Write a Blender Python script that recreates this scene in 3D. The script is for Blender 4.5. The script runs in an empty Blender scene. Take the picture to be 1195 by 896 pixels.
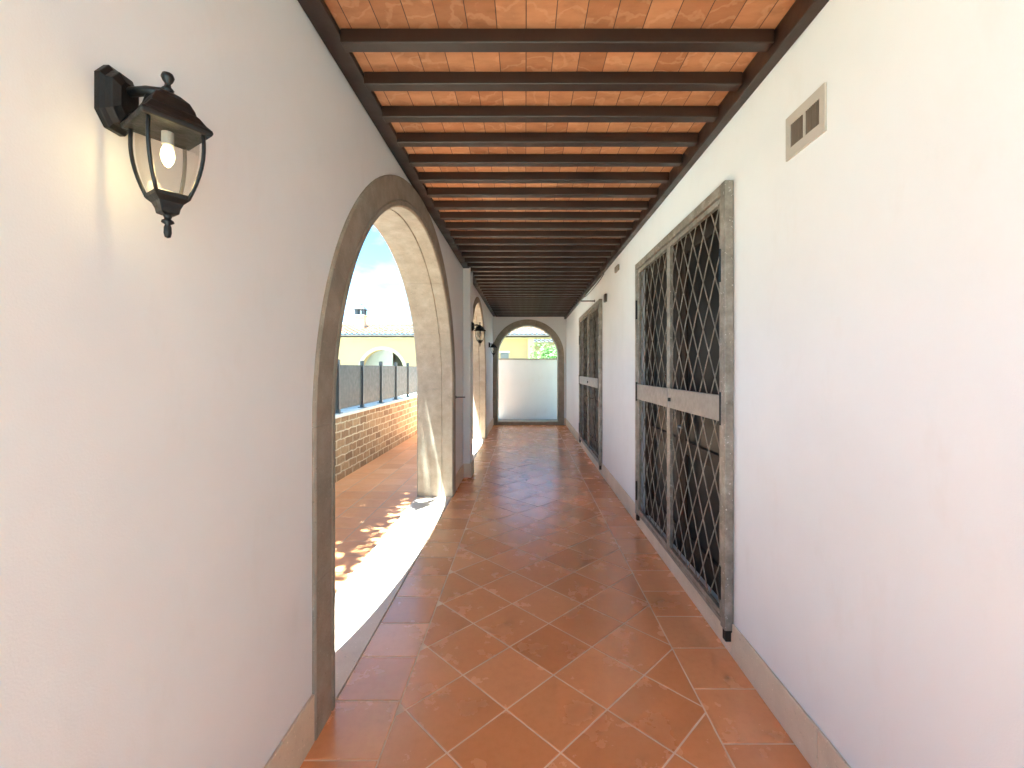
import bpy, bmesh, math, random
from mathutils import Vector, Matrix
from mathutils.geometry import tessellate_polygon

random.seed(7)
S = bpy.context.scene
COL = S.collection
PI = math.pi

# ------------------------------------------------------------------ layout (metres)
EYE = 1.45
WL = -0.83          # corridor face of the arcade wall
WLO = -1.21         # its outer face
WR = 1.05           # corridor face of the house wall
Y_END = 11.47
Y_LEFT = 0.52        # the arcade wall starts here; the bay before it is open to the terrace
Y_BACK = -1.7       # unseen back end of porch roof and house wall, placed for daylight let in
TILE_Z = 2.812
TERR_X = -2.42      # inner face of the low brick wall

# ------------------------------------------------------------------ node helpers
def new_mat(name):
    m = bpy.data.materials.new(name)
    m.use_nodes = True
    nt = m.node_tree
    b = nt.nodes.get('Principled BSDF')
    return m, nt, b

def N(nt, typ, **kw):
    n = nt.nodes.new(typ)
    for k, v in kw.items():
        if k.startswith('_'):
            setattr(n, k[1:], v)
        else:
            key = int(k[1:]) if k[0] == 'i' and k[1:].isdigit() else k.replace('__', ' ')
            s = n.inputs[key]
            if hasattr(v, 'links') or isinstance(v, bpy.types.NodeSocket):
                nt.links.new(v, s)
            else:
                s.default_value = v
    return n

def L(nt, a, b):
    nt.links.new(a, b)

def c4(c):
    return (c[0], c[1], c[2], 1.0)

def noise(nt, vec, scale, detail=4, rough=0.55):
    n = N(nt, 'ShaderNodeTexNoise', Scale=scale, Detail=detail, Roughness=rough)
    if vec is not None:
        L(nt, vec, n.inputs['Vector'])
    return n.outputs['Fac']

def ramp(nt, fac, stops):
    r = nt.nodes.new('ShaderNodeValToRGB')
    L(nt, fac, r.inputs['Fac'])
    e = r.color_ramp.elements
    while len(e) > 1:
        e.remove(e[-1])
    e[0].position = stops[0][0]; e[0].color = c4(stops[0][1])
    for p, c in stops[1:]:
        x = e.new(p); x.color = c4(c)
    return r.outputs['Color']

def g(v):
    return (v, v, v)

def mix(nt, fac, a, b, mode='MIX'):
    n = nt.nodes.new('ShaderNodeMix')
    n.data_type = 'RGBA'; n.blend_type = mode
    for s, v in ((n.inputs[0], fac), (n.inputs[6], a), (n.inputs[7], b)):
        if isinstance(v, bpy.types.NodeSocket):
            L(nt, v, s)
        else:
            s.default_value = v if not isinstance(v, tuple) else c4(v)
    return n.outputs[2]

def math_(nt, op, a, b=None, clamp=False):
    n = nt.nodes.new('ShaderNodeMath'); n.operation = op; n.use_clamp = clamp
    for i, v in enumerate((a, b)):
        if v is None: continue
        if isinstance(v, bpy.types.NodeSocket): L(nt, v, n.inputs[i])
        else: n.inputs[i].default_value = v
    return n.outputs[0]

def obj_coord(nt):
    return nt.nodes.new('ShaderNodeTexCoord').outputs['Object']

def bump(nt, b, h, strength=0.3, dist=0.01, normal=None):
    n = N(nt, 'ShaderNodeBump', Strength=strength, Distance=dist, Height=h)
    if normal is not None: L(nt, normal, n.inputs['Normal'])
    L(nt, n.outputs['Normal'], b.inputs['Normal'])
    return n.outputs['Normal']

def mapping(nt, vec, loc=(0, 0, 0), rot=(0, 0, 0), scale=(1, 1, 1)):
    n = nt.nodes.new('ShaderNodeMapping'); n.vector_type = 'TEXTURE'
    L(nt, vec, n.inputs['Vector'])
    n.inputs['Location'].default_value = loc
    n.inputs['Rotation'].default_value = rot
    n.inputs['Scale'].default_value = scale
    return n.outputs['Vector']

def brick(nt, vec, w, h, mortar, c1, c2, cm, offset=0.0, smooth=0.15, bias=0.0):
    n = nt.nodes.new('ShaderNodeTexBrick')
    n.offset = offset; n.squash = 1.0
    L(nt, vec, n.inputs['Vector'])
    n.inputs['Scale'].default_value = 1.0
    n.inputs['Brick Width'].default_value = w
    n.inputs['Row Height'].default_value = h
    n.inputs['Mortar Size'].default_value = mortar
    n.inputs['Mortar Smooth'].default_value = smooth
    n.inputs['Bias'].default_value = bias
    n.inputs['Color1'].default_value = c4(c1)
    n.inputs['Color2'].default_value = c4(c2)
    n.inputs['Mortar'].default_value = c4(cm)
    return n

# ------------------------------------------------------------------ materials
M = {}

def simple(name, col, rough=0.6, var=0.12, nscale=6.0, bmp=0.1, bscale=40.0, metal=0.0, bdist=0.004, spec=0.5):
    m, nt, b = new_mat(name)
    oc = obj_coord(nt)
    f = noise(nt, oc, nscale, 5)
    lo = tuple(max(0, x * (1 - var)) for x in col); hi = tuple(min(1, x * (1 + var)) for x in col)
    L(nt, ramp(nt, f, [(0.3, lo), (0.7, hi)]), b.inputs['Base Color'])
    r = noise(nt, oc, nscale * 2.3, 3)
    L(nt, ramp(nt, r, [(0.3, g(max(0.02, rough - 0.1))), (0.7, g(min(1, rough + 0.1)))]), b.inputs['Roughness'])
    b.inputs['Metallic'].default_value = metal
    b.inputs['Specular IOR Level'].default_value = spec
    if bmp: bump(nt, b, noise(nt, oc, bscale, 4), bmp, bdist)
    M[name] = m
    return m

def plaster(name, col, stain):
    m, nt, b = new_mat(name)
    oc = obj_coord(nt)
    f = noise(nt, oc, 1.3, 6, 0.6)
    c = ramp(nt, f, [(0.30, tuple(x * 0.955 for x in col)), (0.55, col), (0.75, tuple(min(1, x * 1.02) for x in col))])
    f2 = noise(nt, mapping(nt, oc, scale=(1, 1, 2.4)), 5.5, 5, 0.65)
    c = mix(nt, ramp(nt, f2, [(0.56, g(0)), (0.78, g(stain))]), c, tuple(x * y for x, y in zip(col, (0.86, 0.81, 0.75))))
    L(nt, c, b.inputs['Base Color'])
    b.inputs['Roughness'].default_value = 0.75
    b.inputs['Specular IOR Level'].default_value = 0.25
    h = mix(nt, 0.45, noise(nt, oc, 240, 3), noise(nt, mapping(nt, oc, scale=(1, 1.7, 1)), 6.5, 5, 0.6))
    bump(nt, b, h, 0.12, 0.006)
    M[name] = m

plaster('plaster', (0.76, 0.765, 0.76), 0.3)
plaster('parapet_plaster', (0.62, 0.61, 0.595), 0.5)
plaster('yellow_plaster', (0.46, 0.335, 0.19), 0.2)
plaster('cream_trim', (0.56, 0.48, 0.33), 0.2)

def stone(name, base, dark, light, scale=7.0, rough=0.75):
    m, nt, b = new_mat(name)
    oc = obj_coord(nt)
    f = noise(nt, oc, scale, 8, 0.65)
    c = ramp(nt, f, [(0.28, dark), (0.5, base), (0.72, light)])
    sp = noise(nt, oc, 95, 2, 0.5)
    c = mix(nt, ramp(nt, sp, [(0.66, g(0)), (0.74, g(0.45))]), c, tuple(x * 1.55 for x in light))
    sp2 = noise(nt, oc, 60, 3, 0.6)
    c = mix(nt, ramp(nt, sp2, [(0.24, g(0.55)), (0.36, g(0))]), c, tuple(x * 0.45 for x in dark))
    L(nt, c, b.inputs['Base Color'])
    b.inputs['Roughness'].default_value = rough
    bump(nt, b, mix(nt, 0.4, sp, f), 0.35, 0.006)
    M[name] = m

stone('surround_stone', (0.29, 0.248, 0.192), (0.225, 0.188, 0.142), (0.355, 0.308, 0.245), 8.0)
stone('skirting_stone', (0.66, 0.56, 0.42), (0.58, 0.48, 0.35), (0.72, 0.63, 0.50), 4.0, 0.55)
stone('threshold_marble', (0.70, 0.54, 0.44), (0.62, 0.46, 0.37), (0.75, 0.61, 0.51), 3.0, 0.5)
stone('grey_paving_stone', (0.20, 0.205, 0.21), (0.16, 0.165, 0.17), (0.25, 0.255, 0.26), 2.0, 0.7)
stone('coping_stone', (0.66, 0.62, 0.56), (0.54, 0.50, 0.44), (0.74, 0.71, 0.66), 5.0, 0.6)
simple('dark_wood', (0.026, 0.0125, 0.0075), 0.42, 0.35, 3.0, 0.25, 30)
simple('black_iron', (0.010, 0.0095, 0.009), 0.42, 0.3, 18, 0.25, 120, metal=0.35)
simple('black_plastic', (0.03, 0.028, 0.026), 0.5)
simple('vent_plastic', (0.46, 0.42, 0.36), 0.5, 0.06)
simple('vent_mesh', (0.17, 0.13, 0.095), 0.6, 0.1)
simple('fence_post', (0.055, 0.058, 0.062), 0.45, metal=0.3)
simple('fence_panel', (0.046, 0.052, 0.054), 0.55, 0.05)
simple('door_wood', (0.028, 0.018, 0.012), 0.6, 0.3, 4, spec=0.25)
simple('earth', (0.16, 0.15, 0.09), 0.95, 0.3, 2.0, 0.5, 8)
simple('bark', (0.12, 0.085, 0.055), 0.9, 0.3, 8, 0.6, 30)
simple('steel_plate', (0.27, 0.26, 0.245), 0.42, 0.10, 12, 0.1, metal=0.55)
simple('plain_grey', (0.30, 0.30, 0.29), 0.6)
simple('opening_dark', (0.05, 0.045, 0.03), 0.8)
simple('ridge_clay', (0.55, 0.26, 0.15), 0.8, 0.2)

# weathered galvanised iron of the gates
m, nt, b = new_mat('gate_iron'); oc = obj_coord(nt)
f = noise(nt, oc, 11, 7, 0.65)
c = ramp(nt, f, [(0.3, (0.16, 0.135, 0.105)), (0.52, (0.27, 0.235, 0.19)), (0.72, (0.40, 0.365, 0.31))])
sp = noise(nt, oc, 70, 2)
c = mix(nt, ramp(nt, sp, [(0.67, g(0)), (0.72, g(0.7))]), c, (0.62, 0.58, 0.52))
L(nt, c, b.inputs['Base Color']); b.inputs['Metallic'].default_value = 0.25; b.inputs['Roughness'].default_value = 0.48
bump(nt, b, f, 0.2, 0.004); M['gate_iron'] = m

# opaque window glass, its near-black standing in for the unlit room behind
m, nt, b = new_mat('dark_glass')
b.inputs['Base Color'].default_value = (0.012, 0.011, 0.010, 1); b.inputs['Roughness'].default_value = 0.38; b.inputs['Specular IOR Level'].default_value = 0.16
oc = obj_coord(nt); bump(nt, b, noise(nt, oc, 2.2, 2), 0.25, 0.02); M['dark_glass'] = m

# clear lamp glass
m, nt, b = new_mat('lamp_glass')
nt.nodes.remove(b)
lw = N(nt, 'ShaderNodeLayerWeight', Blend=0.25)
tr = N(nt, 'ShaderNodeBsdfTransparent', Color=(0.93, 0.92, 0.89, 1))
gl = N(nt, 'ShaderNodeBsdfGlossy', Color=(1, 1, 1, 1), Roughness=0.08)
mx = N(nt, 'ShaderNodeMixShader', Fac=math_(nt, 'MULTIPLY', lw.outputs['Fresnel'], 0.35), i1=tr.outputs[0], i2=gl.outputs[0])
L(nt, mx.outputs[0], nt.nodes['Material Output'].inputs['Surface']); M['lamp_glass'] = m

m, nt, b = new_mat('bulb_glow')
b.inputs['Base Color'].default_value = (1, 0.85, 0.6, 1)
b.inputs['Emission Color'].default_value = (1.0, 0.66, 0.30, 1); b.inputs['Emission Strength'].default_value = 0.35; M['bulb_glow'] = m
BULB = b

simple('bulb_off', (0.75, 0.73, 0.68), 0.3, 0.02)
# terracotta floor tiles (each tile is modelled; colour differs from tile to tile) and their grout
def terracotta(name, rough_lo, rough_hi):
    m, nt, b = new_mat(name)
    oc = obj_coord(nt)
    gi = nt.nodes.new('ShaderNodeNewGeometry'); rnd = gi.outputs['Random Per Island']
    col = ramp(nt, rnd, [(0.0, (0.64, 0.245, 0.088)), (0.35, (0.71, 0.285, 0.104)), (0.7, (0.76, 0.315, 0.122)), (1.0, (0.79, 0.355, 0.150))])
    off = nt.nodes.new('ShaderNodeVectorMath'); off.operation = 'ADD'
    L(nt, oc, off.inputs[0]); cb = N(nt, 'ShaderNodeCombineXYZ', Z=math_(nt, 'MULTIPLY', rnd, 37.0)); L(nt, cb.outputs[0], off.inputs[1])
    v = off.outputs[0]
    n1 = noise(nt, v, 6.5, 4, 0.5)
    n2 = noise(nt, v, 34, 5, 0.6)
    col = mix(nt, 1.0, col, ramp(nt, n1, [(0.15, (0.955, 0.935, 0.92)), (0.5, (1, 1, 1)), (0.85, (1.035, 1.055, 1.08))]), 'MULTIPLY')
    col = mix(nt, 1.0, col, ramp(nt, n2, [(0.25, (0.94, 0.91, 0.89)), (0.5, (1, 1, 1)), (0.8, (1.03, 1.06, 1.09))]), 'MULTIPLY')
    L(nt, col, b.inputs['Base Color'])
    L(nt, ramp(nt, noise(nt, v, 5, 5, 0.6), [(0.25, g(rough_lo)), (0.75, g(rough_hi))]), b.inputs['Roughness'])
    b.inputs['Specular IOR Level'].default_value = 0.85
    h = math_(nt, 'ADD', math_(nt, 'MULTIPLY', n1, 0.5), math_(nt, 'MULTIPLY', n2, 0.12))
    h = math_(nt, 'ADD', h, math_(nt, 'MULTIPLY', noise(nt, v, 2.8, 2), 0.9))
    bump(nt, b, h, 0.28, 0.004)
    M[name] = m
terracotta('floor_tile', 0.22, 0.30)
terracotta('terrace_tile', 0.42, 0.6)
simple('tile_grout', (0.78, 0.53, 0.35), 0.9, 0.15, 5, 0.3, 150, bdist=0.001)
simple('terrace_grout', (0.50, 0.38, 0.28), 0.9, 0.15, 5, 0.3, 150, bdist=0.001)

# ceiling: flat clay slabs laid from joist to joist
m, nt, b = new_mat('clay_slabs'); oc = obj_coord(nt)
fb = brick(nt, mapping(nt, oc, (0.02, 1.788 + 0.0275, 0)), 0.1165, 0.262, 0.0022, (0.33, 0.145, 0.060), (0.48, 0.235, 0.108), (0.085, 0.045, 0.03), 0.0, 0.3)
n1 = noise(nt, mapping(nt, oc, scale=(1, 0.5, 1)), 9, 6, 0.6)
c = mix(nt, 1.0, fb.outputs['Color'], ramp(nt, n1, [(0.25, (0.76, 0.72, 0.7)), (0.5, (1, 1, 1)), (0.75, (1.12, 1.15, 1.2))]), 'MULTIPLY')
wv = nt.nodes.new('ShaderNodeTexWave'); wv.bands_direction = 'DIAGONAL'
sc_ = nt.nodes.new('ShaderNodeVectorMath'); sc_.operation = 'MULTIPLY_ADD'; L(nt, fb.outputs['Color'], sc_.inputs[0]); sc_.inputs[1].default_value = (40, 70, 0); L(nt, mapping(nt, oc, rot=(0, 0, 0.5)), sc_.inputs[2]); L(nt, sc_.outputs[0], wv.inputs['Vector']); wv.inputs['Scale'].default_value = 3.1
wv.inputs['Distortion'].default_value = 14; wv.inputs['Detail'].default_value = 4; wv.inputs['Detail Scale'].default_value = 1.6
c = mix(nt, math_(nt, 'MULTIPLY', ramp(nt, wv.outputs['Fac'], [(0.86, g(0)), (0.98, g(0.20))]), math_(nt, 'SUBTRACT', 1.0, fb.outputs['Fac'])), c, (0.72, 0.46, 0.27))
L(nt, c, b.inputs['Base Color']); b.inputs['Roughness'].default_value = 0.7
h = math_(nt, 'ADD', math_(nt, 'SUBTRACT', 1.0, fb.outputs['Fac']), math_(nt, 'MULTIPLY', n1, 0.6))
bump(nt, b, h, 0.4, 0.006); M['clay_slabs'] = m

# low brick wall
m, nt, b = new_mat('brickwork'); oc = obj_coord(nt)
sep = N(nt, 'ShaderNodeSeparateXYZ', Vector=oc)
cb = N(nt, 'ShaderNodeCombineXYZ', X=sep.outputs['Y'], Y=sep.outputs['Z'], Z=0.0)
wob = nt.nodes.new('ShaderNodeVectorMath'); wob.operation = 'SCALE'
wn = N(nt, 'ShaderNodeTexNoise', Vector=oc, Scale=9.0, Detail=2.0)
L(nt, wn.outputs['Color'], wob.inputs[0]); wob.inputs['Scale'].default_value = 0.034
ad = nt.nodes.new('ShaderNodeVectorMath'); ad.operation = 'ADD'
L(nt, cb.outputs[0], ad.inputs[0]); L(nt, wob.outputs[0], ad.inputs[1])
fb = brick(nt, ad.outputs[0], 0.27, 0.108, 0.011, (0.21, 0.115, 0.056), (0.36, 0.23, 0.12), (0.56, 0.46, 0.32), 0.5, 0.35)
n1 = noise(nt, oc, 14, 6, 0.65)
c = mix(nt, 1.0, fb.outputs['Color'], ramp(nt, n1, [(0.25, (0.68, 0.66, 0.64)), (0.5, (1, 1, 1)), (0.78, (1.25, 1.27, 1.3))]), 'MULTIPLY')
L(nt, c, b.inputs['Base Color']); b.inputs['Roughness'].default_value = 0.85
h = math_(nt, 'ADD', math_(nt, 'SUBTRACT', 1.0, fb.outputs['Fac']), math_(nt, 'MULTIPLY', n1, 0.5))
bump(nt, b, h, 0.7, 0.012); M['brickwork'] = m

# clay roof tiles
m, nt, b = new_mat('roof_tiles'); oc = obj_coord(nt)
fb = brick(nt, mapping(nt, oc), 0.22, 0.36, 0.004, (0.13, 0.046, 0.023), (0.21, 0.086, 0.046), (0.09, 0.035, 0.02), 0.0, 0.3)
n1 = noise(nt, oc, 8, 6, 0.6)
c = mix(nt, 1.0, fb.outputs['Color'], ramp(nt, n1, [(0.25, (0.7, 0.68, 0.66)), (0.5, (1, 1, 1)), (0.75, (1.2, 1.2, 1.2))]), 'MULTIPLY')
L(nt, c, b.inputs['Base Color']); b.inputs['Roughness'].default_value = 0.85; bump(nt, b, n1, 0.4, 0.01); M['roof_tiles'] = m

def leaf_mat(name, c1, c2):
    m, nt, b = new_mat(name); oc = obj_coord(nt)
    gi = nt.nodes.new('ShaderNodeNewGeometry')
    L(nt, mix(nt, gi.outputs['Random Per Island'], c1, c2), b.inputs['Base Color'])
    b.inputs['Roughness'].default_value = 0.5
    tl = N(nt, 'ShaderNodeBsdfTranslucent', Color=c4(tuple(x * 1.3 for x in c2)))
    mx = N(nt, 'ShaderNodeMixShader', Fac=0.3, i1=b.outputs[0], i2=tl.outputs[0])
    L(nt, mx.outputs[0], nt.nodes['Material Output'].inputs['Surface']); M[name] = m
leaf_mat('fresh_leaves', (0.07, 0.14, 0.035), (0.20, 0.30, 0.10))
leaf_mat('dark_leaves', (0.035, 0.07, 0.02), (0.08, 0.13, 0.035))

# ------------------------------------------------------------------ mesh helpers
def wloc(o):
    v = Vector((0, 0, 0))
    while o is not None:
        v += o.location; o = o.parent
    return v

class MB:
    def __init__(s): s.bm = bmesh.new()
    def box(s, x0, x1, y0, y1, z0, z1):
        v = [s.bm.verts.new((x, y, z)) for x in (x0, x1) for y in (y0, y1) for z in (z0, z1)]
        for f in ((0, 1, 3, 2), (4, 6, 7, 5), (0, 4, 5, 1), (2, 3, 7, 6), (0, 2, 6, 4), (1, 5, 7, 3)):
            s.bm.faces.new([v[i] for i in f])
        return s
    def tube(s, pts, r, seg=8, cap=True):
        pts = [Vector(p) for p in pts]
        rs = r if isinstance(r, (list, tuple)) else [r] * len(pts)
        rings = []; up = None
        for i, p in enumerate(pts):
            d = (pts[min(i + 1, len(pts) - 1)] - pts[max(i - 1, 0)]).normalized()
            if up is None:
                up = d.orthogonal().normalized()
            u = (up - d * up.dot(d)).normalized(); up = u
            w = d.cross(u)
            rings.append([s.bm.verts.new(p + (u * math.cos(2 * PI * k / seg) + w * math.sin(2 * PI * k / seg)) * rs[i]) for k in range(seg)])
        for a, b in zip(rings, rings[1:]):
            for k in range(seg):
                s.bm.faces.new((a[k], a[(k + 1) % seg], b[(k + 1) % seg], b[k]))
        if cap:
            s.bm.faces.new(rings[0][::-1]); s.bm.faces.new(rings[-1])
        return s
    def bar(s, p0, p1, w, t, nrm=(1, 0, 0)):
        p0, p1, n = Vector(p0), Vector(p1), Vector(nrm).normalized()
        d = (p1 - p0).normalized(); q = d.cross(n).normalized()
        v = [s.bm.verts.new(p + q * (w / 2 * a) + n * (t / 2 * c)) for p in (p0, p1) for a, c in ((-1, -1), (1, -1), (1, 1), (-1, 1))]
        for f in ((0, 1, 2, 3), (7, 6, 5, 4), (0, 4, 5, 1), (1, 5, 6, 2), (2, 6, 7, 3), (3, 7, 4, 0)):
            s.bm.faces.new([v[i] for i in f])
        return s
    def lathe(s, c, prof, seg=16, rot=0.0, sx=1.0):
        c = Vector(c); rings = []
        for r, z in prof:
            if r < 1e-5: rings.append([s.bm.verts.new(c + Vector((0, 0, z)))])
            else: rings.append([s.bm.verts.new(c + Vector((r * math.cos(rot + 2 * PI * k / seg), r * math.sin(rot + 2 * PI * k / seg), z))) for k in range(seg)])
        for a, b in zip(rings, rings[1:]):
            for k in range(seg):
                j = (k + 1) % seg
                if len(a) == 1 and len(b) == 1: continue
                if len(a) == 1: s.bm.faces.new((a[0], b[j], b[k]))
                elif len(b) == 1: s.bm.faces.new((a[k], a[j], b[0]))
                else: s.bm.faces.new((a[k], a[j], b[j], b[k]))
        if len(rings[0]) > 1: s.bm.faces.new(rings[0][::-1])
        if len(rings[-1]) > 1: s.bm.faces.new(rings[-1])
        return s
    def prism(s, poly, place, d0, d1):
        """poly: list of (u,v); place(u,v,d) -> xyz ; extruded from d0 to d1"""
        tris = tessellate_polygon([[Vector((u, v, 0)) for u, v in poly]])
        A = [s.bm.verts.new(place(u, v, d0)) for u, v in poly]
        B = [s.bm.verts.new(place(u, v, d1)) for u, v in poly]
        for t in tris:
            try:
                s.bm.faces.new([A[i] for i in t]); s.bm.faces.new([B[i] for i in reversed(t)])
            except ValueError: pass
        n = len(poly)
        for i in range(n):
            j = (i + 1) % n
            s.bm.faces.new((A[i], B[i], B[j], A[j]))
        return s
    def sweep(s, lines, smooth_idx=None):
        """lines: list of polylines (same length) -> quads between neighbours"""
        V = [[s.bm.verts.new(p) for p in l] for l in lines]
        for a, b in zip(V, V[1:]):
            for i in range(len(a) - 1):
                s.bm.faces.new((a[i], a[i + 1], b[i + 1], b[i]))
        return s
    def build(s, name, mat, parent=None, bevel=0.0, smooth=False, seg=2, loc=None):
        bm = s.bm
        bmesh.ops.recalc_face_normals(bm, faces=bm.faces)
        if smooth:
            for f in bm.faces: f.smooth = True
        off = wloc(parent) if parent is not None else Vector((0, 0, 0))
        if loc is not None: off = off + Vector(loc)
        bmesh.ops.translate(bm, verts=bm.verts, vec=-off)
        me = bpy.data.meshes.new(name); bm.to_mesh(me); bm.free()
        o = bpy.data.objects.new(name, me); COL.objects.link(o)
        me.materials.append(M[mat] if isinstance(mat, str) else mat)
        if parent is not None: o.parent = parent
        if loc is not None: o.location = loc
        if bevel:
            md = o.modifiers.new('bevel', 'BEVEL'); md.width = bevel; md.segments = seg; md.limit_method = 'ANGLE'; md.angle_limit = math.radians(40)
        return o

def tag(o, label=None, cat=None, group=None, kind=None):
    if label: o['label'] = label
    if cat: o['category'] = cat
    if group: o['group'] = group
    if kind: o['kind'] = kind
    return o

def thing(name, label, cat, loc, group=None):
    o = bpy.data.objects.new(name, None); COL.objects.link(o)
    o.location = loc; o.empty_display_size = 0.1
    return tag(o, label, cat, group)

def copy_tree(o, parent=None):
    c = o.copy(); COL.objects.link(c)
    if parent is not None: c.parent = parent
    for ch in o.children: copy_tree(ch, c)
    return c

def flat(place):
    return place

# ------------------------------------------------------------------ ground, floors
mb = MB(); mb.box(-300, 300, -250, 450, -0.6, -0.15)
tag(mb.build('ground', 'earth'), kind='structure')
def clip(poly, x0, x1, y0, y1):
    def cut(P, ins, inter):
        out = []
        for a, b_ in zip(P, P[1:] + P[:1]):
            if ins(a): out.append(a)
            if ins(a) != ins(b_): out.append(inter(a, b_))
        return out
    def ix(v): return lambda a, b_: (v, a[1] + (b_[1] - a[1]) * (v - a[0]) / (b_[0] - a[0]))
    def iy(v): return lambda a, b_: (a[0] + (b_[0] - a[0]) * (v - a[1]) / (b_[1] - a[1]), v)
    for ins, it in ((lambda p: p[0] >= x0, ix(x0)), (lambda p: p[0] <= x1, ix(x1)), (lambda p: p[1] >= y0, iy(y0)), (lambda p: p[1] <= y1, iy(y1))):
        if len(poly) < 3: return []
        poly = cut(poly, ins, it)
    return poly

def inset(poly, d):
    n = len(poly); out = []
    for i in range(n):
        p0, p1, p2 = Vector(poly[i - 1]), Vector(poly[i]), Vector(poly[(i + 1) % n])
        e1, e2 = (p1 - p0).normalized(), (p2 - p1).normalized()
        n1, n2 = Vector((-e1.y, e1.x)), Vector((-e2.y, e2.x))
        k_ = 1 + n1.dot(n2)
        if k_ < 0.15: return None
        out.append(p1 + (n1 + n2) * (d / k_))
    return out

def laid_floor(name, polys, bounds, ztop, tile, grout, rnd):
    """one floor: a grout bed with every tile set on it, edges eased, laid very slightly out of level"""
    mb = MB(); x0, x1, y0, y1 = bounds
    mb.box(x0, x1, y0, y1, ztop - 0.12, ztop - 0.0012)
    nb = len(mb.bm.faces)
    for P in polys:
        Q = []
        for p in P:
            if not Q or (Vector(p) - Vector(Q[-1])).length > 0.004: Q.append(p)
        if len(Q) > 2 and (Vector(Q[0]) - Vector(Q[-1])).length < 0.004: Q.pop()
        if len(Q) < 3: continue
        ar = sum(a[0] * b_[1] - b_[0] * a[1] for a, b_ in zip(Q, Q[1:] + Q[:1])) / 2
        if ar < 0: Q = Q[::-1]
        if abs(ar) < 0.0012: continue
        A, B, C = inset(Q, 0.0030), inset(Q, 0.0036), inset(Q, 0.0056)
        if not (A and B and C): continue
        sx, sy, dz = rnd.gauss(0, 0.0011), rnd.gauss(0, 0.0011), rnd.uniform(-0.0004, 0.0003)
        cx_ = sum(p[0] for p in Q) / len(Q); cy_ = sum(p[1] for p in Q) / len(Q)
        hh = lambda p: ztop + dz + (p[0] - cx_) * sx + (p[1] - cy_) * sy
        R = [[mb.bm.verts.new((p[0], p[1], (ztop - 0.006 if k_ == 0 else hh(p) - (0.0008 if k_ == 1 else 0)))) for p in T] for k_, T in enumerate((A, B, C))]
        n = len(Q)
        for a, b_ in zip(R, R[1:]):
            for i in range(n):
                f = mb.bm.faces.new((a[i], a[(i + 1) % n], b_[(i + 1) % n], b_[i])); f.material_index = 1
        f = mb.bm.faces.new(R[2]); f.material_index = 1
    o = mb.build(name, grout)
    o.data.materials.append(M[tile])
    return tag(o, kind='structure')

rt = random.Random(5)
YA, YB = Y_BACK - 0.1, Y_END + 0.5
T = 0.3034; polys = []
hd = T / math.sqrt(2)
for i in range(-60, 60):
    for j in range(-60, 60):
        cx_, cy_ = 0.1335 + (i - j) * hd, 2.117 + hd + (i + j) * hd
        if -1.2 < cx_ < 1.4 and YA - 0.5 < cy_ < YB + 0.5:
            P_ = clip([(cx_, cy_ - hd), (cx_ + hd, cy_), (cx_, cy_ + hd), (cx_ - hd, cy_)], -0.543, 0.762, YA, YB)
            if len(P_) > 2: polys.append(P_)
for x0, x1, ph in ((WL + 0.004, -0.543, 1.953), (0.762, 1.062, 2.322)):
    for k_ in range(-20, 60):
        P_ = clip([(x0, ph + k_ * 0.2965), (x1, ph + k_ * 0.2965), (x1, ph + (k_ + 1) * 0.2965), (x0, ph + (k_ + 1) * 0.2965)], x0, x1, YA, YB)
        if len(P_) > 2: polys.append(P_)
laid_floor('floor', polys, (WL + 0.004, WR + 0.30, YA, YB), 0.0, 'floor_tile', 'tile_grout', rt)
polys = []
for i in range(-2, 5):
    for k_ in range(-3, 40):
        x1 = WLO - 0.02 - i * T; y0 = 1.953 + (k_ - 6) * T
        P_ = clip([(x1 - T, y0), (x1, y0), (x1, y0 + T), (x1 - T, y0 + T)], TERR_X - 0.02, WLO - 0.008, YA, 12.6)
        if len(P_) > 2: polys.append(P_)
laid_floor('terrace_paving', polys, (TERR_X - 0.05, WLO - 0.006, YA, 12.6), -0.004, 'terrace_tile', 'terrace_grout', rt)
mb = MB(); mb.box(TERR_X - 0.05, 9.0, -9, Y_BACK - 0.104, -0.12, -0.006)  # unseen paving added behind the viewpoint, grey chosen for the light it bounces
tag(mb.build('rear_bounce_paving', 'grey_paving_stone'), kind='structure')
mb = MB(); mb.box(-30, TERR_X - 0.3, -20, 14.6, -0.30, -0.11)
tag(mb.build('road', 'plain_grey'), kind='structure')

# ------------------------------------------------------------------ arches
def arch_pts(c, a, b, z0, r=0.0, n=40, zb=0.0):
    """points (u, z) of an arched opening grown by r: up the left jamb, over, down the right"""
    A, B = a + r, b + r
    p = [(c - A, zb), (c - A, zb + (z0 - zb) * 0.5)]
    for i in range(n + 1):
        t = PI - PI * i / n
        p.append((c + A * math.cos(t), z0 + B * math.sin(t)))
    p += [(c + A, zb + (z0 - zb) * 0.5), (c + A, zb)]
    return p

ARCH1 = dict(c=3.49, a=1.56, b=1.38, z0=1.22)
ARCH2 = dict(c=7.90, a=1.30, b=1.38, z0=1.20)
ARCH3 = dict(c=0.066, a=0.772, b=0.772, z0=1.78)

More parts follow.
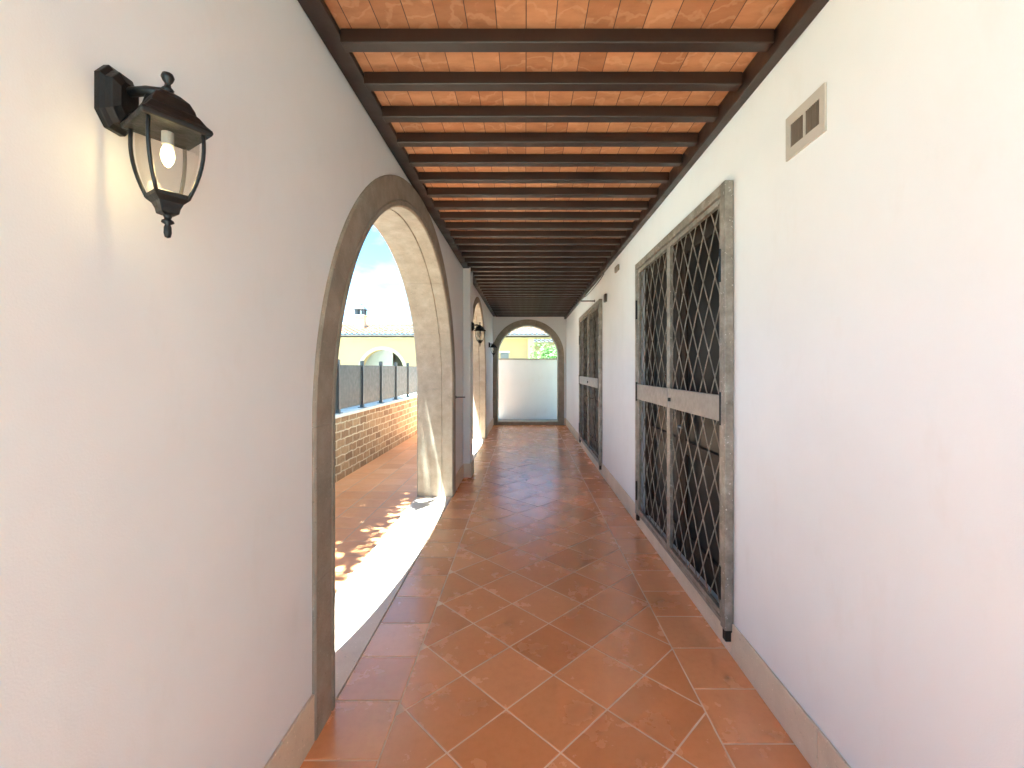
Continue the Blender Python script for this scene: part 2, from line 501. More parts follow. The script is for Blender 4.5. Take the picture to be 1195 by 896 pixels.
def surround(arch, place, face_w, depth, proud=0.015, zb=0.0):
    """moulded stone lining of an arch: place(u, z, d) with d measured from the near wall face inwards"""
    w = face_w; P = proud; D = depth
    prof = [(w, 0.02), (w, -P + 0.006), (w - 0.006, -P), (0.050, -P), (0.046, -P + 0.008), (0.038, -P + 0.008), (0.034, -P),
            (0.012, -P), (0.0, -P + 0.012), (0.0, 0.100), (0.008, 0.104), (0.008, 0.112), (0.0, 0.116), (0.0, D + P - 0.012),
            (0.012, D + P), (w - 0.006, D + P), (w, D + P - 0.006), (w, D - 0.02)]
    mb = MB()
    paths = [arch_pts(r=r, zb=zb, n=56, **arch) for r, d in prof]
    npt = len(paths[0])
    # separate blocks: two per jamb, seven round the arch, with fine joints
    cuts = [0, 1, 2, 10, 18, 26, 34, 42, 50, 58, 59, 60]
    gap = 0.0007
    for a, b_ in zip(cuts, cuts[1:]):
        lines = []
        for (r, d), pt in zip(prof, paths):
            P_ = [Vector(p) for p in pt[a:b_ + 1]]
            if a > 0: P_[0] = P_[0] + (P_[1] - P_[0]).normalized() * gap
            if b_ < npt - 1: P_[-1] = P_[-1] + (P_[-2] - P_[-1]).normalized() * gap
            lines.append([place(p[0], p[1], d) for p in P_])
        n0 = len(mb.bm.verts)
        mb.sweep(lines)
        mb.bm.verts.ensure_lookup_table()
        m_ = len(lines[0])
        for k_ in (0, m_ - 1):
            ring = [mb.bm.verts[n0 + q * m_ + k_] for q in range(len(lines))]
            # close the block's end between the outer and inner runs of the profile
            h_ = len(ring)
            for q in range(h_ // 2 - 1):
                try: mb.bm.faces.new((ring[q], ring[q + 1], ring[h_ - 2 - q], ring[h_ - 1 - q]))
                except ValueError: pass
    return mb

def lengths(y0, y1, step, gap=0.0016):
    n = max(1, round((y1 - y0) / step)); w_ = (y1 - y0) / n
    return [(y0 + i * w_ + (gap if i else 0), y0 + (i + 1) * w_ - (gap if i < n - 1 else 0)) for i in range(n)]

# left arcade wall
arc = thing('arcade_wall', 'white plastered arcade wall pierced by stone trimmed arches beside the sunny terrace', 'wall', (WL, 3.5, 0))
Y0, Y1, ZT = Y_LEFT, Y_END, 3.0
poly = [(Y0, 0)]
for A in (ARCH1, ARCH2):
    poly += arch_pts(r=0.03, **A)
poly += [(Y1, 0), (Y1, ZT), (Y0, ZT)]
mb = MB(); mb.prism(poly, lambda u, v, d: (WL - d, u, v), 0, WL - WLO)
mb.build('plaster_wall', 'plaster', arc)
for A, fw in ((ARCH1, 0.19), (ARCH2, 0.12)):
    surround(A, lambda u, z, d: (WL - d, u, z), fw, WL - WLO).build('arch_surround', 'surround_stone', arc)
    mb = MB(); mb.box(WLO - 0.01, WL - 0.0, A['c'] - A['a'] + 0.003, A['c'] + A['a'] - 0.003, -0.1, 0.004)
    mb.build('threshold', 'threshold_marble', arc, 0.002)
# pier standing out into the corridor
mb = MB(); mb.box(WL + 0.001, -0.73, 5.95, 6.25, 0, 2.80)
mb.build('pier', 'plaster', arc, 0.006)
def skirt_left(y0, y1):
    mb = MB()
    for a, b_ in lengths(y0, y1, 0.62): mb.box(WL + 0.001, WL + 0.013, a, b_, 0.001, 0.187)
    mb.build('skirting', 'skirting_stone', arc, 0.003)
skirt_left(Y_LEFT + 0.002, 1.738 - 0.002)
skirt_left(5.242, 5.937)
skirt_left(6.264, 6.476)
skirt_left(9.322, Y_END - 0.002)
mb = MB(); mb.box(WL + 0.001, -0.717, 5.938, 5.949, 0, 0.187); mb.box(-0.729, -0.717, 5.9505, 6.251, 0, 0.187); mb.box(WL + 0.001, -0.717, 6.2515, 6.263, 0, 0.187)
mb.build('skirting', 'skirting_stone', arc, 0.003)

# right house wall with two gate openings
hw = thing('house_wall', 'long white plastered house wall holding the two iron gates', 'wall', (WR, 4, 0))
OPEN = [(2.30, 4.06, 0.13, 2.395), (6.14, 8.34, 0.13, 2.395)]
XO = WR + 0.32
mb = MB()
ys = [Y_BACK]
for a, b_, z0, z1 in OPEN: ys += [a, b_]
ys.append(Y_END + 0.4)
mb2 = MB()
poly_u = ys
for i in range(0, len(ys), 2):
    mb.box(WR, XO, ys[i], ys[i + 1], 0, ZT)
for a, b_, z0, z1 in OPEN:
    mb.box(WR, XO, a, b_, z1, ZT); mb.box(WR, XO, a, b_, 0, z0)
bmesh.ops.remove_doubles(mb.bm, verts=mb.bm.verts, dist=0.0005)
# drop the inner faces shared by neighbouring blocks
kill = [f for f in mb.bm.faces if abs(f.normal.y) > 0.9 and False]
mb.build('plaster_wall', 'plaster', hw)
mb2.bm.free()
def skirt_right(y0, y1, h):
    mb = MB()
    for a, b_ in lengths(y0, y1, 0.62): mb.box(WR - 0.012, WR - 0.001, a, b_, 0.001, h)
    mb.build('skirting', 'skirting_stone', hw, 0.003)
skirt_right(Y_BACK, 2.248, 0.168); skirt_right(2.25, 4.10, 0.118); skirt_right(4.102, 6.078, 0.168); skirt_right(6.08, 8.40, 0.118); skirt_right(8.402, Y_END - 0.002, 0.168)

# end wall
ew = thing('end_wall', 'white plastered end wall with a single round stone arch closing the corridor', 'wall', (0.066, Y_END, 0))
poly = [(WL - 0.38, 0)] + arch_pts(r=0.03, **ARCH3) + [(WR - 0.001, 0), (WR - 0.001, ZT), (WL - 0.38, ZT)]
mb = MB(); mb.prism(poly, lambda u, v, d: (u, Y_END + d, v), 0.001, 0.34); mb.build('plaster_wall', 'plaster', ew)
surround(ARCH3, lambda u, z, d: (u, Y_END + d, z), 0.155, 0.34).build('arch_surround', 'surround_stone', ew)
mb = MB(); mb.box(0.066 - 0.768, 0.066 + 0.768, Y_END + 0.01, Y_END + 0.36, 0.001, 0.085); mb.build('step', 'surround_stone', ew, 0.006)
for x0, x1 in ((WL + 0.014, 0.066 - 0.93), (0.066 + 0.93, WR - 0.013)):
    if x1 > x0 + 0.01:
        mb = MB(); mb.box(x0, x1, Y_END - 0.012, Y_END - 0.0, 0, 0.18); mb.build('skirting', 'skirting_stone', ew, 0.003)

# ------------------------------------------------------------------ ceiling
ce = thing('porch_ceiling', 'porch ceiling of orange clay slabs on dark wooden joists', 'ceiling', (0.1, 5, TILE_Z))
mb = MB(); mb.box(WL - 0.3, WR + 0.25, Y_BACK, Y_END, TILE_Z, TILE_Z + 0.05); mb.build('clay_slabs', 'clay_slabs', ce)
mb = MB(); mb.box(WL - 0.42, WR + 0.5, Y_BACK - 0.08, Y_END + 1.35, 3.003, 3.20); mb.build('roof_slab', 'plaster', ce)  # far overhang lengthened, out of view, to keep the parapet in shade
mb = MB(); mb.box(WL + 0.002, -0.742, Y_BACK, Y_END - 0.002, 2.785, TILE_Z - 0.001); mb.build('wall_beam', 'dark_wood', ce, 0.004)
mb = MB(); mb.box(0.998, WR - 0.002, Y_BACK, Y_END - 0.002, 2.716, TILE_Z - 0.001); mb.build('wall_beam', 'dark_wood', ce, 0.004)
mb = MB(); mb.box(-0.741, 0.997, 1.788, 1.845, 2.753, TILE_Z - 0.001)
j0 = mb.build('joist', 'dark_wood', ce, 0.004)
P = 0.262
k = -13
while 1.788 + k * P < Y_END - 0.07:
    if k != 0:
        c = j0.copy(); COL.objects.link(c); c.parent = ce; c.location = (0, k * P, random.uniform(-0.002, 0.002))
    k += 1

# ------------------------------------------------------------------ wall lanterns
def lantern():
    cx, cy = -0.7187, 0.899
    E = EYE
    root = thing('wall_lantern', 'lit black iron wall lantern on the bare white wall before the first arch', 'wall lamp', (WL, cy, E + 0.54), 'black iron wall lanterns along the corridor')
    rot = math.radians(12)
    def oct(d, w, h, ch):
        return [(-w + ch, -h), (w - ch, -h), (w, -h + ch * 1.3), (w, h - ch * 1.3), (w - ch, h), (-w + ch, h), (-w, h - ch * 1.3), (-w, -h + ch * 1.3)]
    mb = MB()
    lines = []
    for d, s_ in ((0.0, 1.0), (0.010, 1.0), (0.016, 0.86), (0.028, 0.80), (0.036, 0.52), (0.036, 0.02)):
        pl = [(WL + d, cy + u * s_, E + 0.537 + v * s_) for u, v in oct(0, 0.038, 0.062, 0.02)]
        lines.append(pl + [pl[0]])
    mb.sweep(lines); bmesh.ops.remove_doubles(mb.bm, verts=mb.bm.verts, dist=0.0004)
    plate = mb.build('back_plate', 'black_iron', root, 0.0015)
    mb = MB()
    mb.tube([(WL + 0.03, cy, E + 0.555), (WL + 0.07, cy, E + 0.558), (cx, cy, E + 0.553)], 0.0095, 10)
    mb.tube([(WL + 0.032, cy, E + 0.505), (WL + 0.05, cy, E + 0.512), (WL + 0.066, cy, E + 0.532), (WL + 0.072, cy, E + 0.55)], 0.005, 8)
    mb.build('arm', 'black_iron', root, smooth=True)
    # roof: square flared hood with thin rim
    mb = MB()
    mb.lathe((cx, cy, E), [(0.060, 0.474), (0.079, 0.474), (0.083, 0.480), (0.081, 0.485), (0.070, 0.494), (0.058, 0.508), (0.052, 0.513), (0.050, 0.520), (0.040, 0.536), (0.024, 0.548), (0.010, 0.555), (0.0, 0.556)], 4, rot)
    roof = mb.build('hood', 'black_iron', root, 0.0015)
    mb = MB(); mb.lathe((cx, cy, E), [(0.008, 0.552), (0.011, 0.560), (0.006, 0.566), (0.005, 0.572), (0.009, 0.578), (0.0115, 0.585), (0.009, 0.592), (0.0, 0.596)], 12)
    mb.build('finial', 'black_iron', roof, smooth=True)
    # ribs
    for k_ in range(4):
        a = rot + k_ * PI / 2
        pts = []
        for i in range(9):
            t = i / 8
            r = 0.0635 - 0.0265 * t ** 1.9 + 0.004 * math.sin(t * PI)
            pts.append((cx + r * math.cos(a), cy + r * math.sin(a), E + 0.476 - 0.134 * t))
        MB().tube(pts, 0.0036, 6).build('rib', 'black_iron', root, smooth=True)
    # glass body (four gently bowed panes as one shell) and bulb
    prof = []
    for i in range(9):
        t = i / 8
        prof.append((0.056 - 0.0235 * t ** 1.9 + 0.0035 * math.sin(t * PI), 0.474 - 0.131 * t))
    mb = MB(); V = [[mb.bm.verts.new((cx + r * math.cos(rot + j * PI / 2), cy + r * math.sin(rot + j * PI / 2), E + z)) for j in range(4)] for r, z in prof]
    for a, b_ in zip(V, V[1:]):
        for j in range(4): mb.bm.faces.new((a[j], a[(j + 1) % 4], b_[(j + 1) % 4], b_[j]))
    mb.build('glass', 'lamp_glass', root)
    mb = MB(); mb.lathe((cx, cy, E), [(0.010, 0.307), (0.021, 0.311), (0.0235, 0.321), (0.029, 0.331), (0.0405, 0.340), (0.0415, 0.347), (0.037, 0.350), (0.0, 0.3502)], 4, rot)
    cup = mb.build('cup', 'black_iron', root, 0.001)
    mb = MB(); mb.lathe((cx, cy, E), [(0.0, 0.262), (0.005, 0.264), (0.0068, 0.272), (0.0065, 0.284), (0.0045, 0.289), (0.011, 0.293), (0.010, 0.297), (0.0055, 0.300), (0.0075, 0.306), (0.010, 0.309), (0, 0.31)], 12)
    mb.build('drop', 'black_iron', cup, smooth=True)
    mb = MB(); mb.lathe((cx, cy, E), [(0.0, 0.448), (0.0105, 0.449), (0.0105, 0.475), (0, 0.476)], 14)
    sock = mb.build('bulb_holder', 'vent_plastic', root)
    mb = MB(); mb.lathe((cx, cy, E), [(0.0, 0.404), (0.005, 0.407), (0.010, 0.416), (0.0125, 0.427), (0.011, 0.438), (0.007, 0.4478), (0, 0.448)], 14)
    mb.build('bulb', 'bulb_glow', root, smooth=True)
    return root
lamp = lantern()
for (x, y, z), lab in (((-0.7295, 6.09, EYE + 0.575), 'small black wall lantern on the side of the projecting white pier'),
                       ((WL, 10.15, EYE + 0.54), 'tiny far black wall lantern beside the end arch')):
    c = copy_tree(lamp); c.location = (x, y, z); c['label'] = lab
    for ch in c.children:
        if ch.name.startswith('bulb') and 'holder' not in ch.name:
            ch.data = ch.data.copy(); ch.data.materials[0] = M['bulb_off']
ld = bpy.data.lights.new('lantern_bulb', 'POINT'); ld.energy = 0.028; ld.color = (1.0, 0.62, 0.28); ld.shadow_soft_size = 0.012
lo = bpy.data.objects.new('lantern_bulb', ld); COL.objects.link(lo); lo.parent = lamp
lo.location = (0.1113, 0, -0.54 + 0.398)

# ------------------------------------------------------------------ wall vent
vr = thing('air_vent', 'beige square edged air vent plate high on the house wall', 'vent', (WR, 1.6735, 2.28))
mb = MB()
for a in ((1.557, 1.790, 2.278, 2.318), (1.557, 1.790, 2.408, 2.447), (1.557, 1.586, 2.318, 2.408), (1.761, 1.790, 2.318, 2.408), (1.668, 1.679, 2.318, 2.408)):
    mb.box(WR - 0.008, WR - 0.0005, *a)
mb.build('plate', 'vent_plastic', vr, 0.0)
mb = MB()
for i in range(20):
    y = 1.588 + i * 0.0092
    if 1.665 < y < 1.681: continue
    mb.box(WR - 0.006, WR - 0.002, y, y + 0.0038, 2.318, 2.408)
mb.box(WR - 0.0018, WR - 0.0006, 1.586, 1.761, 2.318, 2.408)
mb.build('grille', 'vent_mesh', vr)

# ------------------------------------------------------------------ iron gates with glazed doors behind
def gate(y0, y1, label):
    z0, z1 = 0.128, 2.40
    root = thing('security_gate', label, 'gate', (WR, (y0 + y1) / 2, z0), 'iron lattice security gates on the house wall')
    X0 = 1.004; XF = WR - 0.001
    w = 0.055
    mb = MB()
    mb.box(X0, XF, y0, y0 + w, z0 + 0.0, z1)
    mb.box(X0, XF, y1 - w, y1, z0, z1)
    mb.box(X0, XF, y0 + w, y1 - w, z1 - w, z1 - 0.001)
    mb.box(X0 + 0.012, XF, y0 + w, y1 - w, z0 + 0.001, z0 + 0.028)
    mb.build('frame', 'gate_iron', root, 0.004)
    for y in (y0 + 0.006, y1 - 0.045):
        mb = MB(); mb.box(X0 + 0.006, XF - 0.004, y, y + 0.038, z0 - 0.058, z0 - 0.001); mb.build('foot', 'door_wood', root, 0.004)
    ym = (y0 + y1) / 2
    for a, b_, side in ((y0 + w + 0.004, ym - 0.003, -1), (ym + 0.003, y1 - w - 0.004, 1)):
        s = 0.030; za, zb = z0 + 0.034, z1 - w - 0.006
        mb = MB(); XA, XB = X0 + 0.010, X0 + 0.036
        mb.box(XA, XB, a, a + s, za, zb); mb.box(XA, XB, b_ - s, b_, za, zb)
        mb.box(XA, XB, a + s, b_ - s, za, za + s); mb.box(XA, XB, a + s, b_ - s, zb - s, zb)
        leaf = mb.build('leaf', 'gate_iron', root, 0.003)
        zl0, zl1 = 1.175, 1.312
        # lattice of crossed flat bars
        mb = MB(); dw = (b_ - a - 2 * s) / max(3, round((b_ - a) / 0.165)); dh = 0.272
        ya, yb, zc, zd = a + s - 0.004, b_ - s + 0.004, za + s - 0.004, zb - s + 0.004
        sl = dh / dw
        for sgn, xo in ((1, 0.0195), (-1, 0.0245)):
            n = int((yb - ya + (zd - zc) / sl) / dw) + 2
            for i in range(-n, n + 1):
                # line z = zc + sgn*sl*(y - yref)
                yref = (a + s) + i * dw
                pts = []
                for y in (ya, yb):
                    z = zc + sgn * sl * (y - yref)
                    if zc <= z <= zd: pts.append((y, z))
                for z in (zc, zd):
                    y = yref + sgn * (z - zc) / sl
                    if ya < y < yb: pts.append((y, z))
                if len(pts) >= 2:
                    p, q = pts[0], max(pts, key=lambda t: abs(t[0] - pts[0][0]) + abs(t[1] - pts[0][1]))
                    if abs(p[0] - q[0]) > 0.01:
                        mb.bar((X0 + xo, p[0], p[1]), (X0 + xo, q[0], q[1]), 0.0060, 0.0045)
        mb.build('lattice', 'gate_iron', leaf)
        mb = MB(); mb.box(X0 + 0.004, X0 + 0.0155, a + 0.002, b_ - 0.002, zl0, zl1)
        mb.build('lock_plate', 'steel_plate', leaf, 0.003)
        yh = a if side < 0 else b_
        for zc_ in (z0 + 0.22, (zl0 + zl1) / 2, z1 - 0.42):
            h = 0.085; mb = MB()
            mb.tube([(X0 + 0.002, yh - side * -0.006, zc_ - h), (X0 + 0.002, yh + side * 0.006, zc_ + h)], 0.0085, 8)
            mb.build('hinge', 'black_iron', leaf)
        if side < 0:
            mb = MB(); mb.lathe((X0 - 0.002, b_ - 0.06, 1.235), [(0.0, -0.012), (0.011, -0.012), (0.011, 0.012), (0, 0.012)], 12)
            mb.build('keyhole', 'black_iron', leaf)
    return root
gate(2.250, 4.100, 'nearest rusty grey double lattice gate with light steel lock band, beside the vent')
gate(6.09, 8.40, 'farther double lattice gate near the end of the corridor, under the thin metal rod')

def glazed_door(y0, y1, label):
    root = thing('glazed_door', label, 'door', (WR + 0.2, (y0 + y1) / 2, 0.13), 'glazed wooden doors behind the gates')
    x0, x1 = WR + 0.055, WR + 0.115; za, zb = 0.131, 2.394
    mb = MB(); w = 0.05
    mb.box(x0 - 0.02, x1, y0, y0 + w, za, zb); mb.box(x0 - 0.02, x1, y1 - w, y1, za, zb); mb.box(x0 - 0.02, x1, y0 + w, y1 - w, zb - w, zb)
    mb.build('door_frame', 'door_wood', root, 0.003)
    n = 2; wd = (y1 - y0 - 2 * w) / n
    for i in range(n):
        a, b_ = y0 + w + i * wd + 0.003, y0 + w + (i + 1) * wd - 0.003
        mb = MB(); s = 0.09
        mb.box(x0, x1 - 0.01, a, a + s, za + 0.01, zb - w - 0.004); mb.box(x0, x1 - 0.01, b_ - s, b_, za + 0.01, zb - w - 0.004)
        mb.box(x0, x1 - 0.01, a + s, b_ - s, za + 0.01, za + 0.18); mb.box(x0, x1 - 0.01, a + s, b_ - s, zb - w - 0.10, zb - w - 0.004)
        mb.box(x0, x1 - 0.01, a + s, b_ - s, 0.86, 0.95)
        lf = mb.build('leaf', 'door_wood', root, 0.004)
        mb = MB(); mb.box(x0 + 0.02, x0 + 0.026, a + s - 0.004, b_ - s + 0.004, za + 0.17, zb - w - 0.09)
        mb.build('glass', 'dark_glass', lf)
        if i == 0:
            mb = MB(); yy = b_ - s / 2
            mb.tube([(x0 - 0.001, yy, 1.05), (x0 - 0.04, yy, 1.05), (x0 - 0.045, yy - 0.02, 1.05), (x0 - 0.045, yy - 0.11, 1.05)], 0.008, 8); mb.build('handle', 'steel_plate', lf, smooth=True)
    return root
glazed_door(2.301, 4.059, 'dark wooden glazed door behind the nearest lattice gate')
glazed_door(6.141, 8.339, 'dark wooden glazed door behind the farther lattice gate')
# rooms behind the doors are left out; the dark panes stand in for them
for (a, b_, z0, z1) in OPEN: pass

# ------------------------------------------------------------------ small fittings
mb = MB(); mb.tube([(WL + 0.001, 5.32, 1.11), (WL + 0.115, 5.32, 1.11)], 0.006, 8); mb.box(WL + 0.0005, WL + 0.008, 5.303, 5.337, 1.093, 1.127)
tag(mb.build('wall_hook', 'black_iron'), 'short black iron hook rod on the wall past the first arch', 'hook')
mb = MB(); mb.tube([(0.83, 6.75, 2.47), (WR - 0.001, 6.75, 2.47)], 0.009, 8); mb.tube([(WR - 0.006, 6.75, 2.47), (WR - 0.0005, 6.75, 2.47)], 0.022, 12)
tag(mb.build('metal_rod', 'dark_wood'), 'thin brown metal rod standing out above the farther gate', 'rod')
mb = MB(); mb.box(WR - 0.03, WR - 0.0005, 5.74, 5.83, 2.31, 2.415); 
tag(mb.build('sensor', 'dark_wood', None, 0.006), 'small dark brown sensor beside the top of the farther gate', 'sensor')
mb = MB(); mb.box(WR - 0.022, WR - 0.0005, 4.98, 5.16, 2.55, 2.615)
tag(mb.build('junction_box', 'vent_mesh', None, 0.005), 'small brown junction box high on the wall between the gates', 'box')
mb = MB()
pts = [(WR - 0.012, 5.9 + t * 1.9, 2.700 - 0.028 * math.sin(PI * t) - 0.004 * math.sin(9 * t)) for t in [i / 16 for i in range(17)]]
mb.tube(pts, 0.006, 6); tag(mb.build('cable', 'black_plastic'), 'slack black cable hanging just under the right wall beam', 'cable')

# ------------------------------------------------------------------ terrace edge: brick wall and fence
bw = thing('brick_wall', 'low tan brick garden wall with pale stone coping edging the terrace', 'wall', (TERR_X, 4, 0))
mb = MB(); mb.box(TERR_X - 0.24, TERR_X, -7, 12.6, -0.15, 0.815); mb.build('brickwork', 'brickwork', bw)
mb = MB()
y = -7.0
while y < 12.6:
    mb.box(TERR_X - 0.28, TERR_X + 0.03, y + 0.002, min(y + 0.98, 12.6), 0.816, 0.858); y += 0.98
mb.build('coping', 'coping_stone', bw, 0.005)
fn = thing('privacy_fence', 'dark grey panel fence standing on the brick wall coping', 'fence', (TERR_X - 0.06, 4, 0.858))
yy = 5.92 - 0.88 * 13
n = 0
while yy < 12.6:
    mb = MB(); X = TERR_X - 0.06
    mb.box(X - 0.025, X + 0.025, yy - 0.025, yy + 0.025, 0.866, 1.56); mb.box(X - 0.05, X + 0.05, yy - 0.05, yy + 0.05, 0.8585, 0.867)
    mb.lathe((X, yy, 0), [(0.0, 1.5605), (0.03, 1.561), (0.03, 1.568), (0.0, 1.575)], 8)
    mb.build('post', 'fence_post', fn, 0.002)
    if yy + 0.88 < 12.6:
        mb = MB(); mb.box(X - 0.010, X + 0.004, yy + 0.027, yy + 0.853, 0.905, 1.50); mb.build('panel', 'fence_panel', fn, 0.002)
    yy += 0.88

# parapet beyond the end arch
pw = thing('parapet_wall', 'pale plastered parapet wall seen through the far end arch', 'wall', (0, 12.9, 0))
mb = MB(); mb.box(-2.4, 3.2, 12.9, 13.12, -0.2, 1.705); mb.build('plaster_wall', 'parapet_plaster', pw)
mb = MB(); mb.box(-2.43, 3.23, 12.87, 13.15, 1.706, 1.745); mb.build('coping', 'surround_stone', pw, 0.005)
mb = MB(); mb.box(WL - 0.4, 3.2, Y_END + 0.4, 12.9, -0.12, -0.006)
tag(mb.build('path', 'grey_paving_stone'), kind='structure')
gp = thing('gate_pillar', 'small grey pillar with flat cap behind the parapet', 'pillar', (-0.64, 13.9, -0.15))
mb = MB(); mb.box(-0.76, -0.52, 13.8, 14.04, -0.15, 1.93); mb.build('shaft', 'plain_grey', gp, 0.01)
mb = MB(); mb.box(-0.79, -0.49, 13.77, 14.07, 1.931, 1.98); mb.build('cap', 'plain_grey', gp, 0.008)

# ------------------------------------------------------------------ neighbour house
HY = 18.0
nh = thing('yellow_house', 'single storey yellow house with terracotta roof beyond the fence', 'house', (-4, HY, -0.15))
hx0, hx1 = -12.0, 0.30
AR = dict(c=-5.75, a=0.86, b=0.86, z0=1.35)
poly = [(hx0, -0.15), (AR['c'] - AR['a'], -0.15)] + arch_pts(zb=-0.15, n=24, **AR) + [(hx1, -0.15), (hx1, 2.66), (hx0, 2.66)]
poly = [poly[0]] + poly[2:]
mb = MB(); mb.prism(poly, lambda u, v, d: (u, HY + d, v), 0, 0.35)
mb.build('front_wall', 'yellow_plaster', nh)
mb = MB(); mb.box(hx0, hx0 + 0.3, HY + 0.352, 23.6, -0.15, 2.66); mb.box(hx1 - 0.3, hx1, HY + 0.352, 20.2, -0.15, 2.66); mb.box(hx0, 3.4, 20.25, 20.5, -0.15, 2.66)
mb.build('rear_walls', 'cream_trim', nh)
mb = MB()
lines = []
for r, d in ((0.13, -0.001), (0.13, -0.02), (0.0, -0.02), (0.0, 0.05)):
    lines.append([(u, HY + d, z) for u, z in arch_pts(r=r, zb=-0.15, n=24, **AR)])
mb.sweep(lines); mb.build('arch_trim', 'cream_trim', nh)
# porch recess: white inner wall, dark panel painted as the unlit opening
mb = MB(); mb.box(-7.4, -5.72, HY + 1.3, HY + 1.45, -0.15, 2.6); mb.build('porch_wall', 'plaster', nh)
mb = MB(); mb.box(-5.7, -4.6, HY + 1.5, HY + 1.56, -0.15, 2.6); mb.build('porch_opening_shade', 'opening_dark', nh)
mb = MB(); mb.box(-5.28, -5.02, HY + 1.44, HY + 1.499, 1.35, 1.62); mb.build('porch_window', 'steel_plate', nh)
# corner column and loggia at the right end
mb = MB(); mb.box(0.10, 0.34, HY - 0.06, HY + 0.30, -0.15, 2.66); mb.build('corner_column', 'cream_trim', nh, 0.02)
mb = MB(); mb.box(hx0 - 0.5, 3.6, HY - 0.42, HY + 0.1, 2.661, 2.72); mb.build('eave_soffit', 'cream_trim', nh)
mb = MB(); mb.tube([(hx0 - 0.5, HY - 0.45, 2.73), (3.6, HY - 0.45, 2.73)], 0.06, 8); mb.build('gutter', 'door_wood', nh)
# second wing window in the loggia
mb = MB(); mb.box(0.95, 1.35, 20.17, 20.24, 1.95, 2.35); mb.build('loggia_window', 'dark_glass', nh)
# roof: rows of half-round tiles
mb = MB()
ey, ez, ry, rz = HY - 0.5, 2.79, 20.35, 3.40
rows = 8; nx = int((3.7 - (hx0 - 0.6)) / 0.0366)
for side in (0, 1):
    for r_ in range(rows):
        ln = []
        for tt, lift in ((r_ / rows, 0.028), ((r_ + 1.06) / rows, 0.0)):
            tt = min(tt, 1.0)
            y = ey + (ry - ey) * tt; z = ez + (rz - ez) * tt
            if side: y = 2 * ry - y
            ln.append([(hx0 - 0.6 + i * 0.0366, y, z + lift + 0.045 * abs(math.sin(PI * i / 6.0)) ** 0.7) for i in range(nx)])
        mb.sweep(ln)
roof = mb.build('roof', 'roof_tiles', nh, smooth=False)
mb = MB(); mb.tube([(hx0 - 0.6, ry, rz + 0.05), (3.6, ry, rz + 0.05)], 0.09, 10); mb.build('ridge', 'ridge_clay', roof)
# chimney with lantern-like cap
cxm, cym = -7.15, 19.45
mb = MB(); mb.box(cxm - 0.20, cxm + 0.20, cym - 0.20, cym + 0.20, 3.0, 3.72); mb.box(cxm - 0.23, cxm + 0.23, cym - 0.23, cym + 0.23, 3.721, 3.77)
mb.build('chimney', 'cream_trim', roof)
mb = MB()
for sx in (-1, 1):
    for sy in (-1, 1):
        mb.box(cxm + sx * 0.14 - 0.05, cxm + sx * 0.14 + 0.05, cym + sy * 0.14 - 0.05, cym + sy * 0.14 + 0.05, 3.771, 3.99)
mb.box(cxm - 0.25, cxm + 0.25, cym - 0.25, cym + 0.25, 3.991, 4.03)
mb.lathe((cxm, cym, 0), [(0.30, 4.031), (0.16, 4.16), (0.09, 4.20), (0.07, 4.27), (0.0, 4.29)], 4, PI / 4)
mb.build('chimney_cap', 'fence_post', roof)

# ------------------------------------------------------------------ plants
def foliage(center, rad, n, leaf, seed, clumps=70):
    rnd = random.Random(seed); mb = MB(); c = Vector(center)
    cl = []
    for i in range(clumps):
        d = Vector((rnd.gauss(0, 1), rnd.gauss(0, 1), rnd.gauss(0, 1))).normalized() * rnd.uniform(0.25, 1.0)
        cl.append((Vector((d.x * rad[0], d.y * rad[1], d.z * rad[2])), rnd.uniform(0.16, 0.40)))
    for i in range(n):
        o, r = rnd.choice(cl)
        d = Vector((rnd.gauss(0, 1), rnd.gauss(0, 1), rnd.gauss(0, 1))).normalized() * r * rnd.uniform(0.5, 1.0) ** 0.5
        p = c + o + Vector((d.x * rad[0], d.y * rad[1], d.z * rad[2]))
        u = Vector((rnd.gauss(0, 1), rnd.gauss(0, 1), rnd.gauss(0, 0.6))).normalized(); w = u.cross(Vector((rnd.gauss(0, 1), rnd.gauss(0, 1), rnd.gauss(0, 1)))).normalized()
        s = leaf * rnd.uniform(0.6, 1.2)
        v = [mb.bm.verts.new(p + u * (s * a) + w * (s * b_)) for a, b_ in ((-1, 0), (0, -0.42), (1, 0), (0, 0.42))]
        mb.bm.faces.new(v)
    return mb

def tree(name, label, base, h, cc, rad, n, leaf, mat, seed, r0=0.1):
    root = thing(name, label, 'tree', base)
    rnd = random.Random(seed)
    b_ = Vector(base); top = Vector(cc)
    mb = MB()
    mid = b_.lerp(top, 0.55) + Vector((rnd.uniform(-.1, .1), rnd.uniform(-.1, .1), 0))
    mb.tube([b_, mid, top], [r0, r0 * 0.7, r0 * 0.3], 8)
    for i in range(7):
        a = rnd.uniform(0, 2 * PI); s = mid.lerp(top, rnd.uniform(0, 0.7))
        e = top + Vector((math.cos(a) * rad[0] * 0.7, math.sin(a) * rad[1] * 0.7, rnd.uniform(-0.4, 0.6) * rad[2]))
        mb.tube([s, s.lerp(e, 0.5) + Vector((0, 0, 0.1)), e], [r0 * 0.4, r0 * 0.25, r0 * 0.1], 6)
    mb.build('trunk', 'bark', root, smooth=True)
    foliage(cc, rad, n, leaf, seed).build('crown', mat, root)
    return root
tree('leafy_bush', 'light green leafy bush beside the house corner behind the parapet', (0.85, 15.6, -0.15), 2.4, (0.85, 15.6, 1.55), (0.75, 0.6, 0.78), 4200, 0.055, 'fresh_leaves', 4, 0.05)

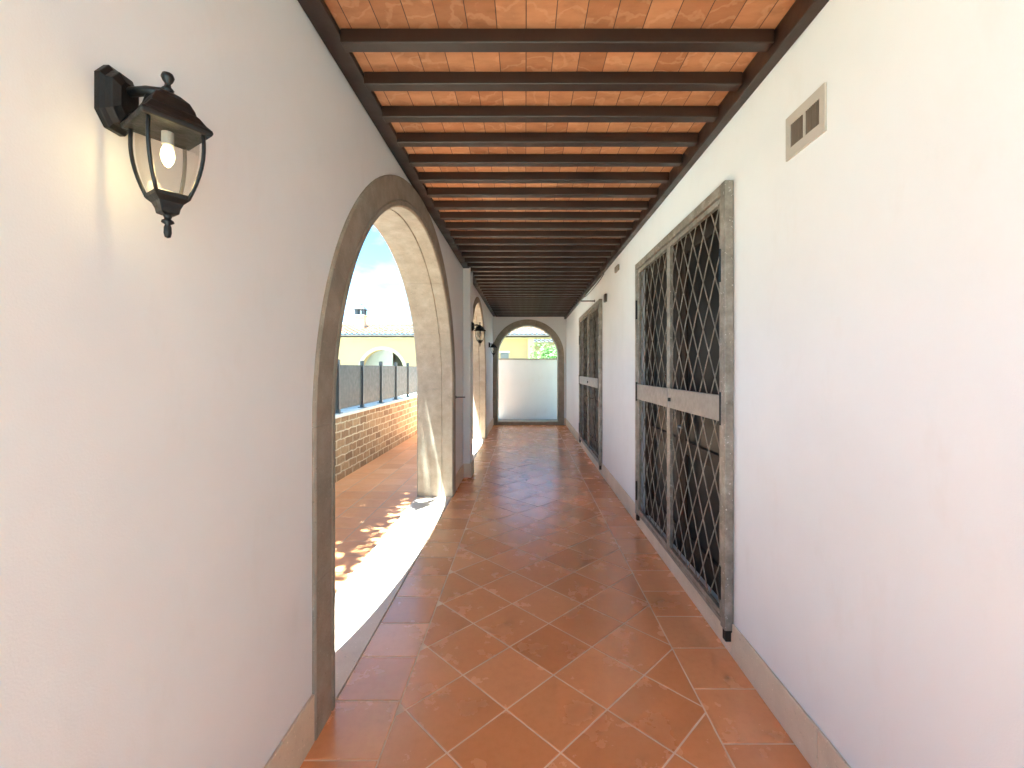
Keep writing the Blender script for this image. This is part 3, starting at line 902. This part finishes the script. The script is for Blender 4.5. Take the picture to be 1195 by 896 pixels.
tree('shade_tree', 'broad leafy tree growing beyond the fence, shading the terrace edge', (-4.1, 5.0, -0.15), 6.0, (-2.92, 4.7, 5.6), (1.05, 4.2, 0.9), 24000, 0.088, 'dark_leaves', 11, 0.13)

# ------------------------------------------------------------------ light and sky
d = Vector((0.15, 0.17, -1.0)).normalized()
sl = bpy.data.lights.new('sun', 'SUN'); sl.energy = 5.0; sl.angle = math.radians(0.6); sl.color = (1.0, 0.975, 0.94)
so = bpy.data.objects.new('sun', sl); COL.objects.link(so); so.rotation_euler = d.to_track_quat('-Z', 'Y').to_euler()
elev = math.asin(-d.z); az = math.atan2(-d.x, -d.y)   # compass-like angle from +Y towards +X

w = bpy.data.worlds.new('World'); S.world = w; w.use_nodes = True
nt = w.node_tree; bg = nt.nodes['Background']
sky = nt.nodes.new('ShaderNodeTexSky'); sky.sky_type = 'NISHITA'; sky.sun_disc = False
sky.sun_elevation = elev; sky.sun_rotation = az; sky.altitude = 50; sky.air_density = 0.45; sky.dust_density = 0.15; sky.ozone_density = 1.5
tc = nt.nodes.new('ShaderNodeTexCoord')
mp = mapping(nt, tc.outputs['Generated'], loc=(0.35, 0.1, 0.05), scale=(1, 1, 0.42))
cn = noise(nt, mp, 3.4, 8, 0.58)
cm = ramp(nt, cn, [(0.50, g(0)), (0.66, g(0.9))])
CLOUD = mix(nt, cm, sky.outputs['Color'], (2.5, 2.6, 2.7))
L(nt, CLOUD, bg.inputs['Color'])
bg.inputs['Strength'].default_value = 0.05

# ------------------------------------------------------------------ camera and render settings
cam = bpy.data.cameras.new('camera'); co = bpy.data.objects.new('camera', cam); COL.objects.link(co)
co.location = (0, 0, EYE); co.rotation_euler = (PI / 2, 0, 0)
cam.sensor_width = 36.0; cam.lens = 36.0 * 522.0 / 1195.0
cam.shift_x = -15.5 / 1195.0; cam.shift_y = -18.0 / 1195.0
cam.clip_start = 0.02; cam.clip_end = 2000
S.camera = co
S.view_settings.view_transform = 'Standard'; S.view_settings.look = 'None'
S.view_settings.exposure = 4.2
try:
    S.view_settings.use_white_balance = True
    S.view_settings.white_balance_temperature = 5500; S.view_settings.white_balance_tint = -15
except Exception: pass; S.view_settings.gamma = 1.0; S.view_settings.use_curve_mapping = False
S.render.engine = 'CYCLES'
cy = S.cycles
cy.use_denoising = True
try: cy.denoiser = 'OPENIMAGEDENOISE'
except Exception: pass
cy.max_bounces = 14; cy.diffuse_bounces = 11; cy.glossy_bounces = 4; cy.transparent_max_bounces = 12
cy.sample_clamp_indirect = 8.0; cy.caustics_reflective = False; cy.caustics_refractive = False
